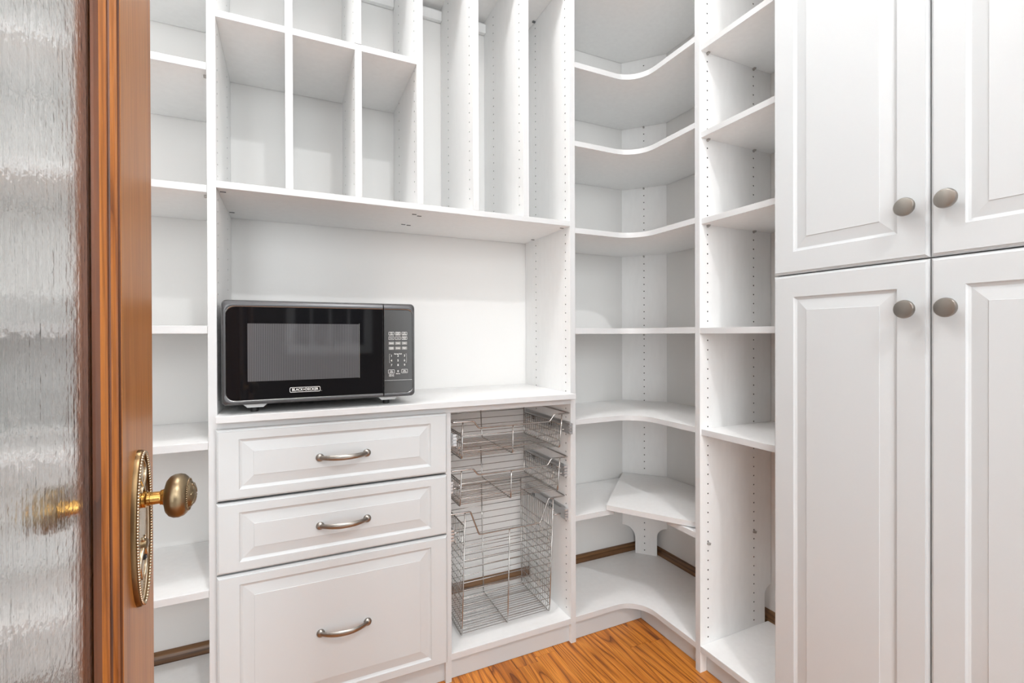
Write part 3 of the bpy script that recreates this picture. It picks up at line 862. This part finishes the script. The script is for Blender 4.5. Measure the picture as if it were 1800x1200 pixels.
mctl = bezel('control_panel', XS + 0.0008, X1, 0.0012, 0.0086, 0.0, 0.012, 0.0, 0.016, M_KEYFILM, 'key_film', MW)
GY = YM + 0.0020
bm = bmesh.new(); bx(bm, -0.0998, 0.1854, GY - 0.0003, GY - 0.00002, 1.0000, 1.1552)
obj('window_screen', bm, M_SCREEN, mdoor, label='grey slotted viewing window')
box('edge_line', 0.1862, 0.1872, GY - 0.0002, GY - 0.00002, 0.999, 1.157, M_PRINTSOFT, mdoor, bev=0)
# maker's badge
bm = bmesh.new()
LC, LZ, LW, LH = 0.0412, 0.9727, 0.0785, 0.0140
o1 = rrect(LC - LW / 2, LC + LW / 2, LZ - LH / 2, LZ + LH / 2, 0.0032, 0.0032)
o2 = rrect(LC - LW / 2 + 0.0013, LC + LW / 2 - 0.0013, LZ - LH / 2 + 0.0013, LZ + LH / 2 - 0.0013, 0.0022, 0.0022)
va = [bm.verts.new((px, GY - 0.0003, pz)) for px, pz in o1]; vb = [bm.verts.new((px, GY - 0.0003, pz)) for px, pz in o2]
for k_ in range(len(va)): bm.faces.new((va[k_], va[(k_ + 1) % len(va)], vb[(k_ + 1) % len(va)], vb[k_]))
text_mesh(bm, 'BLACK+DECKER', 0.0098, LC, LZ, GY - 0.0002, 0.00012, 0.00022, 0.93)
text_mesh(bm, 'TM', 0.0022, LC + LW / 2 + 0.0028, LZ - LH / 2 + 0.0012, GY - 0.0002, 0.0001)
obj('badge', bm, M_PRINT, mdoor)
# keypad print
cx3 = (0.2790, 0.2985, 0.3181)
def key_box(bm, cx_, cz_, w_=0.0160, h_=0.0100, t_=0.0009):
    a = rrect(cx_ - w_ / 2, cx_ + w_ / 2, cz_ - h_ / 2, cz_ + h_ / 2, 0.0013, 0.0013, 3)
    c = rrect(cx_ - w_ / 2 + t_, cx_ + w_ / 2 - t_, cz_ - h_ / 2 + t_, cz_ + h_ / 2 - t_, 0.0006, 0.0006, 3)
    va = [bm.verts.new((px, GY - 0.0002, pz)) for px, pz in a]; vb = [bm.verts.new((px, GY - 0.0002, pz)) for px, pz in c]
    for k_ in range(len(va)): bm.faces.new((va[k_], va[(k_ + 1) % len(va)], vb[(k_ + 1) % len(va)], vb[k_]))
def key(cx_, cz_, lines, framed=True, size=0.0036, w_=0.0160, h_=0.0100):
    bm = bmesh.new()
    if framed: key_box(bm, cx_, cz_, w_, h_)
    for i, s in enumerate(lines):
        zz = cz_ + (len(lines) - 1) * 0.0019 - i * 0.0038
        text_mesh(bm, s, size, cx_, zz, GY - 0.0002, 0.0001, 0.00012, min(1.0, 0.0135 / (len(s) * size * 0.56)))
    return obj('key', bm, M_PRINT, mctl)
rows_k = [(1.1278, [('Time', 'Cook'), ('Weight', 'Defrost'), ('Time', 'Defrost')], True),
          (1.1143, [('Power',), ('Clock',), ('Kitchen', 'Timer')], True),
          (1.0989, [('Popcorn',), ('Potato',), ('Pizza',)], False),
          (1.0841, [('Frozen', 'Vegetable'), ('Beverage',), ('Dinner', 'Plate')], False)]
for zz, labs, fr in rows_k:
    for xx, ls in zip(cx3, labs):
        key(xx, zz, ls, fr)
        if not fr:
            bm = bmesh.new(); bx(bm, xx - 0.0080, xx + 0.0080, GY - 0.00006, GY - 0.00001, zz - 0.0046, zz + 0.0044)
            obj('key_patch', bm, M_PRINTSOFT, mctl)
for zz, digs in ((1.0609, '123'), (1.0466, '456'), (1.0329, '789')):
    for xx, c in zip(cx3, digs):
        key(xx, zz, (c,), False, 0.0088)
key(cx3[1], 1.0142, ('0',), False, 0.0088)
key(cx3[0] - 0.0003, 1.0141, ('Stop', 'Cancel'), True, 0.0036, 0.0185, 0.0115)
key(cx3[2], 1.0142, ('Start', '+30 Sec'), True, 0.0036, 0.0185, 0.0115)
for tx, sz, xx, zz, bo, sq in (('Express Cook', 0.0044, cx3[1], 1.0668, 0.0002, 0.92), ('Memory', 0.0036, cx3[1], 1.0072, 0.00015, 1.0),
                              ('Child Lock', 0.0034, cx3[0], 1.0045, 0.0001, 1.0), ('Hold 3 Sec', 0.0034, cx3[0], 1.0008, 0.0001, 1.0)):
    bm = bmesh.new(); text_mesh(bm, tx, sz, xx, zz, GY - 0.0002, 0.0001, bo, sq)
    obj('key_caption', bm, M_PRINT, mctl)
for sgn, xb in ((1, 0.2727), (-1, 0.3243)):
    bm = bmesh.new()
    tube(bm, [(xb + sgn * 0.003, GY - 0.0001, 1.0412), (xb, GY - 0.0001, 1.0412), (xb, GY - 0.0001, 1.0662), (xb + sgn * 0.003, GY - 0.0001, 1.0662)], 0.0004, 4)
    obj('key_bracket', bm, M_PRINT, mctl)
bm = bmesh.new(); bx(bm, XS + 0.0022, 0.3405, GY - 0.0003, GY - 0.00002, 0.98745, 0.98835)
obj('release_line', bm, M_BEZELEDGE, mctl)
for fx, fy in ((-0.0873, 1.510), (0.2740, 1.515), (-0.0873, 1.770), (0.2740, 1.770)):
    bm = bmesh.new(); lathe(bm, [(0, 0.0100), (0.018, 0.0104)], (fx, fy, 0.9126), (0, 0, 1), 16)
    obj('foot', bm, M_BLACKPL, MW, smooth=True)
for fx in (-0.0845, 0.2680):
    bm = bmesh.new()
    v = []
    for y in (YM + 0.012, YM + 0.075):
        for xx, zz in ((-0.030, Z0 + 0.003), (0.034, Z0 + 0.003), (0.022, Z0 - 0.0085), (-0.017, Z0 - 0.0085)):
            v.append(bm.verts.new((fx + xx, y, zz)))
    for q in ((0, 1, 2, 3), (7, 6, 5, 4), (0, 4, 5, 1), (1, 5, 6, 2), (2, 6, 7, 3), (3, 7, 4, 0)): bm.faces.new([v[i] for i in q])
    bmesh.ops.recalc_face_normals(bm, faces=bm.faces)
    obj('foot_block', bm, M_FOOTGREY, MW)

# ------------------------------------------------------------------ wire baskets
def basket(label, yf, ybt, ybb, yfb, zr, zd, zb, tr, xv_t, xv_b, rings_z, back_z, side_top, zs, ybr):
    xl, xr = BX1 + 0.006, CX0 - 0.004
    t = empty('wire_basket', (0.70, yf, zb), label, 'basket', 'wire baskets below the counter')
    # top rim
    P = [(xl, yf, zr), (tr[0], yf, zr), (tr[1], yf, zd), (tr[2], yf, zd), (tr[3], yf, zr), (xr, yf, zr), (xr, ybt, zr), (xl, ybt, zr)]
    bm = bmesh.new(); tube(bm, rounded(P, 0.006, 3, True), 0.0027, 8, True)
    obj('rim', bm, M_CHROME, t, smooth='all')
    # three heavy frame rods: front upright, floor, back upright
    for i, (xt, xb) in enumerate(zip(xv_t, xv_b)):
        zt = zr if i != 1 else zd
        bm = bmesh.new()
        tube(bm, rounded([(xt, yf + 0.003, zt), (xb, yfb, zb), (xb, ybb, zb), (xt, ybt - 0.003, zr)], 0.010, 4), 0.0024, 7)
        obj('frame_rod', bm, M_CHROME, t, smooth='all')
    # U wires: side, floor, side
    n = 17
    for k_ in range(n):
        f = (k_ + 0.6) / n
        y = yfb + (ybb - yfb) * f; yt = yf + 0.004 + (ybt - yf - 0.008) * f
        bm = bmesh.new()
        tube(bm, rounded([(xv_t[0] - 0.004, yt, side_top), (xv_b[0] - 0.004, y, zb + 0.003), (xv_b[2] + 0.004, y, zb + 0.003), (xv_t[2] + 0.004, yt, side_top)], 0.012, 3), 0.0013, 5)
        obj('wire', bm, M_CHROME, t, smooth='all')
    lerp = lambda a, c, f: a + (c - a) * f
    for z in rings_z:
        f = (z - zb) / (zr - zb)
        a0, a1 = lerp(xv_b[0], xv_t[0], f) - 0.0025, lerp(xv_b[2], xv_t[2], f) + 0.0025
        c0_, c1_ = lerp(yfb, yf + 0.003, f), lerp(ybb, ybt - 0.003, f)
        bm = bmesh.new()
        tube(bm, rounded([(a0, c0_, z), (a1, c0_, z), (a1, c1_, z), (a0, c1_, z)], 0.008, 2, True), 0.0014, 5, True)
        obj('wire', bm, M_CHROME, t, smooth='all')
    for z in back_z:
        f = (z - zb) / (zr - zb)
        c1_ = lerp(ybb, ybt - 0.003, f)
        bm = bmesh.new(); tube(bm, [(lerp(xv_b[0], xv_t[0], f), c1_, z), (lerp(xv_b[2], xv_t[2], f), c1_, z)], 0.0014, 5)
        obj('wire', bm, M_CHROME, t, smooth='all')
    # side top rods
    for s, xx in ((0, xv_t[0] - 0.004), (1, xv_t[2] + 0.004)):
        bm = bmesh.new(); tube(bm, [(xx, yf + 0.004, side_top), (xx, ybt - 0.004, side_top)], 0.0020, 6)
        obj('wire', bm, M_CHROME, t, smooth='all')
    # runners with bracket and arms
    for side in (0, 1):
        xp = BX1 + 0.0004 if side == 0 else CX0 - 0.0004
        sg = 1 if side == 0 else -1
        bm = bmesh.new()
        a, b_ = sorted((xp, xp + sg * 0.0050)); bx(bm, a, b_, ybr + 0.012, 1.838, zs - 0.0215, zs + 0.0215, 0.0008)
        a, b_ = sorted((xp + sg * 0.0052, xp + sg * 0.0125)); bx(bm, a, b_, ybr + 0.004, 1.83, zs - 0.0140, zs + 0.0140, 0.0012)
        sl = obj('runner', bm, M_ZINC, t)
        bm = bmesh.new()
        a, b_ = sorted((xp + sg * 0.001, xp + sg * 0.0145))
        for q in range(4):
            zz = zs - 0.0155 + q * 0.0105
            bx(bm, a, b_, ybr - 0.004, ybr + 0.006, zz - 0.0040, zz + 0.0040, 0.001)
        bx(bm, a, b_, ybr + 0.003, ybr + 0.030, zs - 0.0195, zs + 0.0195, 0.001)
        obj('bracket', bm, M_ZINC, sl)
        for yy in (1.60, 1.615, 1.745, 1.757):
            a, b_ = sorted((xp + sg * 0.0126, xp + sg * 0.0132)); box('slot', a, b_, yy - 0.003, yy + 0.003, zs - 0.009, zs + 0.006, M_BLACKPL, sl, bev=0)
        bm = bmesh.new()
        xt = xv_t[0] - 0.004 if side == 0 else xv_t[2] + 0.004
        for yy in (yf + 0.012, ybt - 0.02):
            tube(bm, [(xt, yy, zs - 0.006), (xp + sg * 0.010, yy, zs - 0.006)], 0.0021, 6)
        obj('arm', bm, M_CHROME, t, smooth='all')
    return t
basket('topmost shallow chrome wire basket under the counter', 1.485, 1.800, 1.780, 1.492, 0.839, 0.8145, 0.716,
       (0.5535, 0.5700, 0.840, 0.860), (0.516, 0.698, 0.893), (0.513, 0.698, 0.885), (0.791, 0.766, 0.741), (0.815, ), 0.797, 0.785, 1.470)
basket('middle shallow chrome wire basket hanging between the other two', 1.500, 1.800, 1.780, 1.508, 0.677, 0.655, 0.555,
       (0.556, 0.573, 0.840, 0.855), (0.5165, 0.698, 0.893), (0.512, 0.698, 0.8855), (0.630, 0.605, 0.580), (0.655,), 0.637, 0.622, 1.508)
basket('deep chrome wire basket just above the base shelf', 1.520, 1.797, 1.768, 1.536, 0.528, 0.445, 0.1045,
       (0.553, 0.584, 0.819, 0.855), (0.535, 0.700, 0.876), (0.527, 0.697, 0.866), [0.130 + 0.0258 * i for i in range(12)], [0.440 + 0.0258 * i for i in range(4)], 0.482, 0.466, 1.502)

# ------------------------------------------------------------------ the open door
DO = empty('door_1', (-0.1925, 0.05, 0.008), 'open wooden door with obscure glass and brass knob at the left', None, kind='structure')
dx0, dx1 = -0.2150, -0.1700
y0d, y1d = 0.0500, 0.8050
yo0, yo1, zo0, zo1 = 0.185, 0.6716, 0.26, 1.97
for nm, ya, yb, za, zb in (('latch_stile', yo1, y1d, 0.008, 2.10), ('hinge_stile', y0d, yo0, 0.008, 2.10)):
    box(nm, dx0, dx1, ya, yb, za, zb, M_DOORWOOD, DO, bev=0.0015)
box('top_rail', dx0 + 0.0002, dx1 - 0.0002, yo0, yo1, zo1, 2.10, M_DOORWOOD, DO, bev=0.0015)
box('bottom_rail', dx0 + 0.0002, dx1 - 0.0002, yo0, yo1, 0.008, zo0, M_DOORWOOD, DO, bev=0.0015)
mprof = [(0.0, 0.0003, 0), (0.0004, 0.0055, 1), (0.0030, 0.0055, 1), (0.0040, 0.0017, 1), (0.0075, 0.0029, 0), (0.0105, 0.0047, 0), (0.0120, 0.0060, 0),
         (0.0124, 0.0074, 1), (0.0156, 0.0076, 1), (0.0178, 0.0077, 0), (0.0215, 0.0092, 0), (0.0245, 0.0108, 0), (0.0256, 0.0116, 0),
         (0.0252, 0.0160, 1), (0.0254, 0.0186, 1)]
for face in (0, 1):
    bm = bmesh.new(); rings = []
    for p, d, mi_ in mprof:
        xx = dx1 - d if face == 0 else dx0 + d
        rings.append([bm.verts.new((xx, a, b_)) for a, b_ in ((yo0 + p, zo0 + p), (yo1 - p, zo0 + p), (yo1 - p, zo1 - p), (yo0 + p, zo1 - p))])
    for (A, B), q in zip(zip(rings, rings[1:]), mprof[1:]):
        for k_ in range(4):
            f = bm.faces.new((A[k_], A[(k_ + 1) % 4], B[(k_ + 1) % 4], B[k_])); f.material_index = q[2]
    # close to a solid at the rebate
    xx = dx1 - 0.0186 if face == 0 else dx0 + 0.0186
    back = [bm.verts.new((xx, a, b_)) for a, b_ in ((yo0, zo0), (yo1, zo0), (yo1, zo1), (yo0, zo1))]
    for A, B in ((rings[-1], back), (back, rings[0])):
        for k_ in range(4): bm.faces.new((A[k_], A[(k_ + 1) % 4], B[(k_ + 1) % 4], B[k_]))
    bmesh.ops.recalc_face_normals(bm, faces=bm.faces)
    obj('glass_moulding', bm, [M_DOORMOLD if face == 0 else M_DOORGROOVE, M_DOORGROOVE], DO)  # far side: shade behind the glass put into a darker wood colour
box('glass_pane', -0.1955, -0.1895, yo0 + 0.010, yo1 - 0.010, zo0 + 0.010, zo1 - 0.010, M_OBSCURE, DO, bev=0)
KY, KZ, PZ = 0.7335, 0.918, 0.883
def knobset(face):
    sx = 1 if face == 0 else -1
    xf = dx1 if face == 0 else dx0
    bm = bmesh.new()
    prof = [(1.0, 0.0), (1.0, 0.0036), (0.985, 0.0050), (0.94, 0.0056), (0.89, 0.0054), (0.865, 0.0042), (0.855, 0.0034), (0.80, 0.0036), (0.60, 0.0042), (0.35, 0.0048), (0.0, 0.0050)]
    seg = 56; A_, B_ = 0.0345, 0.0970
    rings = []
    for s_, h_ in prof:
        if s_ == 0: rings.append([bm.verts.new((xf + sx * h_, KY, PZ))]); continue
        # keep the rim an even width
        aa = A_ - (1 - s_) * 0.042 if s_ > 0.8 else (A_ - 0.2 * 0.042) * s_ / 0.8
        bb = B_ - (1 - s_) * 0.042 if s_ > 0.8 else (B_ - 0.2 * 0.042) * s_ / 0.8
        rings.append([bm.verts.new((xf + sx * h_, KY + aa * math.cos(2 * math.pi * k_ / seg), PZ + bb * math.sin(2 * math.pi * k_ / seg))) for k_ in range(seg)])
    for A, B in zip(rings, rings[1:]):
        for k_ in range(seg):
            q = [A[k_], A[(k_ + 1) % seg]] + ([B[0]] if len(B) == 1 else [B[(k_ + 1) % seg], B[k_]])
            f = bm.faces.new(q)
            if A in rings[:5]: f.material_index = 1
    bm.faces.new(rings[0][::-1])
    bmesh.ops.recalc_face_normals(bm, faces=bm.faces)
    pl = obj('escutcheon', bm, [M_PLATE, M_BRONZE], DO, smooth=True, label='tall oval brass plate with a beaded rim')
    # beads along the rim
    bm = bmesh.new(); nb = 116
    a_, b_ = A_ - 0.0032, B_ - 0.0032
    # even spacing along the ellipse
    fine = [(a_ * math.cos(2 * math.pi * i / 2000), b_ * math.sin(2 * math.pi * i / 2000)) for i in range(2001)]
    acc = [0.0]
    for p, q in zip(fine, fine[1:]): acc.append(acc[-1] + math.hypot(q[0] - p[0], q[1] - p[1]))
    j = 0
    for k_ in range(nb):
        tgt = acc[-1] * k_ / nb
        while acc[j] < tgt: j += 1
        bmesh.ops.create_icosphere(bm, subdivisions=1, radius=0.0022, matrix=Matrix.Translation((xf + sx * 0.0064, KY + fine[j][0], PZ + fine[j][1])))
    obj('beading', bm, M_PLATE, pl, smooth='all')
    # scroll relief and keyhole boss
    bm = bmesh.new()
    for zc, hh, flip in ((0.846, 0.026, 1), (0.947, 0.020, -1)):
        for s2_ in (-1, 1):
            pts = []
            for i in range(15):
                u = i / 14
                yy = s2_ * (0.004 + 0.010 * math.sin(u * math.pi * 1.4))
                zz = (u - 0.5) * 2 * hh * flip
                rad_ = math.hypot(yy / 0.026, (zc + zz - PZ) / 0.089)
                pts.append((xf + sx * (0.0042 + 0.0020 * max(0, 1 - rad_)), KY + yy, zc + zz))
            tube(bm, pts, [0.0009 + 0.0011 * math.sin(math.pi * (i + 0.5) / 15) for i in range(15)], 6)
    obj('scrollwork', bm, M_PLATE, pl, smooth='all')
    bm = bmesh.new()
    lathe(bm, [(0.004, 0.0064), (0.0085, 0.0062), (0.0095, 0.0045), (0.0097, 0)], (xf, KY + 0.001, 0.8625), (sx, 0, 0), 20)
    obj('keyhole_boss', bm, M_BRASS, pl, smooth=True)
    bm = bmesh.new()
    a, c = sorted((xf + sx * 0.004, xf + sx * 0.0078)); bx(bm, a, c, KY - 0.0022, KY + 0.0042, 0.843, 0.8485, 0.0006)
    obj('keyhole_slot', bm, M_BLACKPL, pl)
    # knob on its shank
    bm = bmesh.new()
    lathe(bm, [(0.005, 0.0102), (0.0085, 0.0104), (0.0095, 0.0086), (0.0125, 0.0084), (0.0130, 0.0079), (0.0225, 0.0077), (0.0230, 0.0092), (0.0248, 0.0092), (0.0272, 0.0108), (0.0295, 0.0108)],
          (xf, KY, KZ), (sx, 0, 0), 32)
    sh = obj('shank', bm, M_GOLD, DO, smooth=True, label='polished brass knob shank')
    bm = bmesh.new()
    lathe(bm, [(0.0270, 0.0105), (0.0282, 0.0150), (0.0298, 0.0205), (0.0330, 0.0246), (0.0375, 0.0268), (0.0430, 0.0272), (0.0480, 0.0256), (0.0512, 0.0226), (0.0525, 0.0205),
               (0.0528, 0.0175), (0.0560, 0.0158), (0.0590, 0.0110), (0.0605, 0.0055), (0.0608, 0.0)], (xf, KY, KZ), (sx, 0, 0), 40)
    kn = obj('knob', bm, M_BRASS, DO, smooth=True, label='round antique brass door knob')
    bm = bmesh.new()
    for k_ in range(44):
        a = 2 * math.pi * k_ / 44
        bmesh.ops.create_icosphere(bm, subdivisions=1, radius=0.0014, matrix=Matrix.Translation((xf + sx * 0.0532, KY + 0.0190 * math.cos(a), KZ + 0.0190 * math.sin(a))))
    obj('beading', bm, M_BRASS, kn, smooth='all')
    bm = bmesh.new()
    for k_ in range(6):
        a = 2 * math.pi * k_ / 6 + 0.3
        pts = [(xf + sx * (0.0562 + 0.0042 * (1 - (r_ / 0.0155) ** 2)), KY + r_ * math.cos(a + r_ * 40), KZ + r_ * math.sin(a + r_ * 40)) for r_ in [0.003 + 0.0118 * i / 6 for i in range(7)]]
        tube(bm, pts, 0.0013, 6)
    obj('rosette', bm, M_BRASS, kn, smooth='all')
knobset(0); knobset(1)
for z in (0.25, 1.05, 1.85):
    bm = bmesh.new(); lathe(bm, [(0, 0.006), (0.09, 0.006)], (dx0 - 0.0045, y0d - 0.003, z - 0.045), (0, 0, 1), 14)
    obj('hinge', bm, M_BRASS, DO, smooth=True)
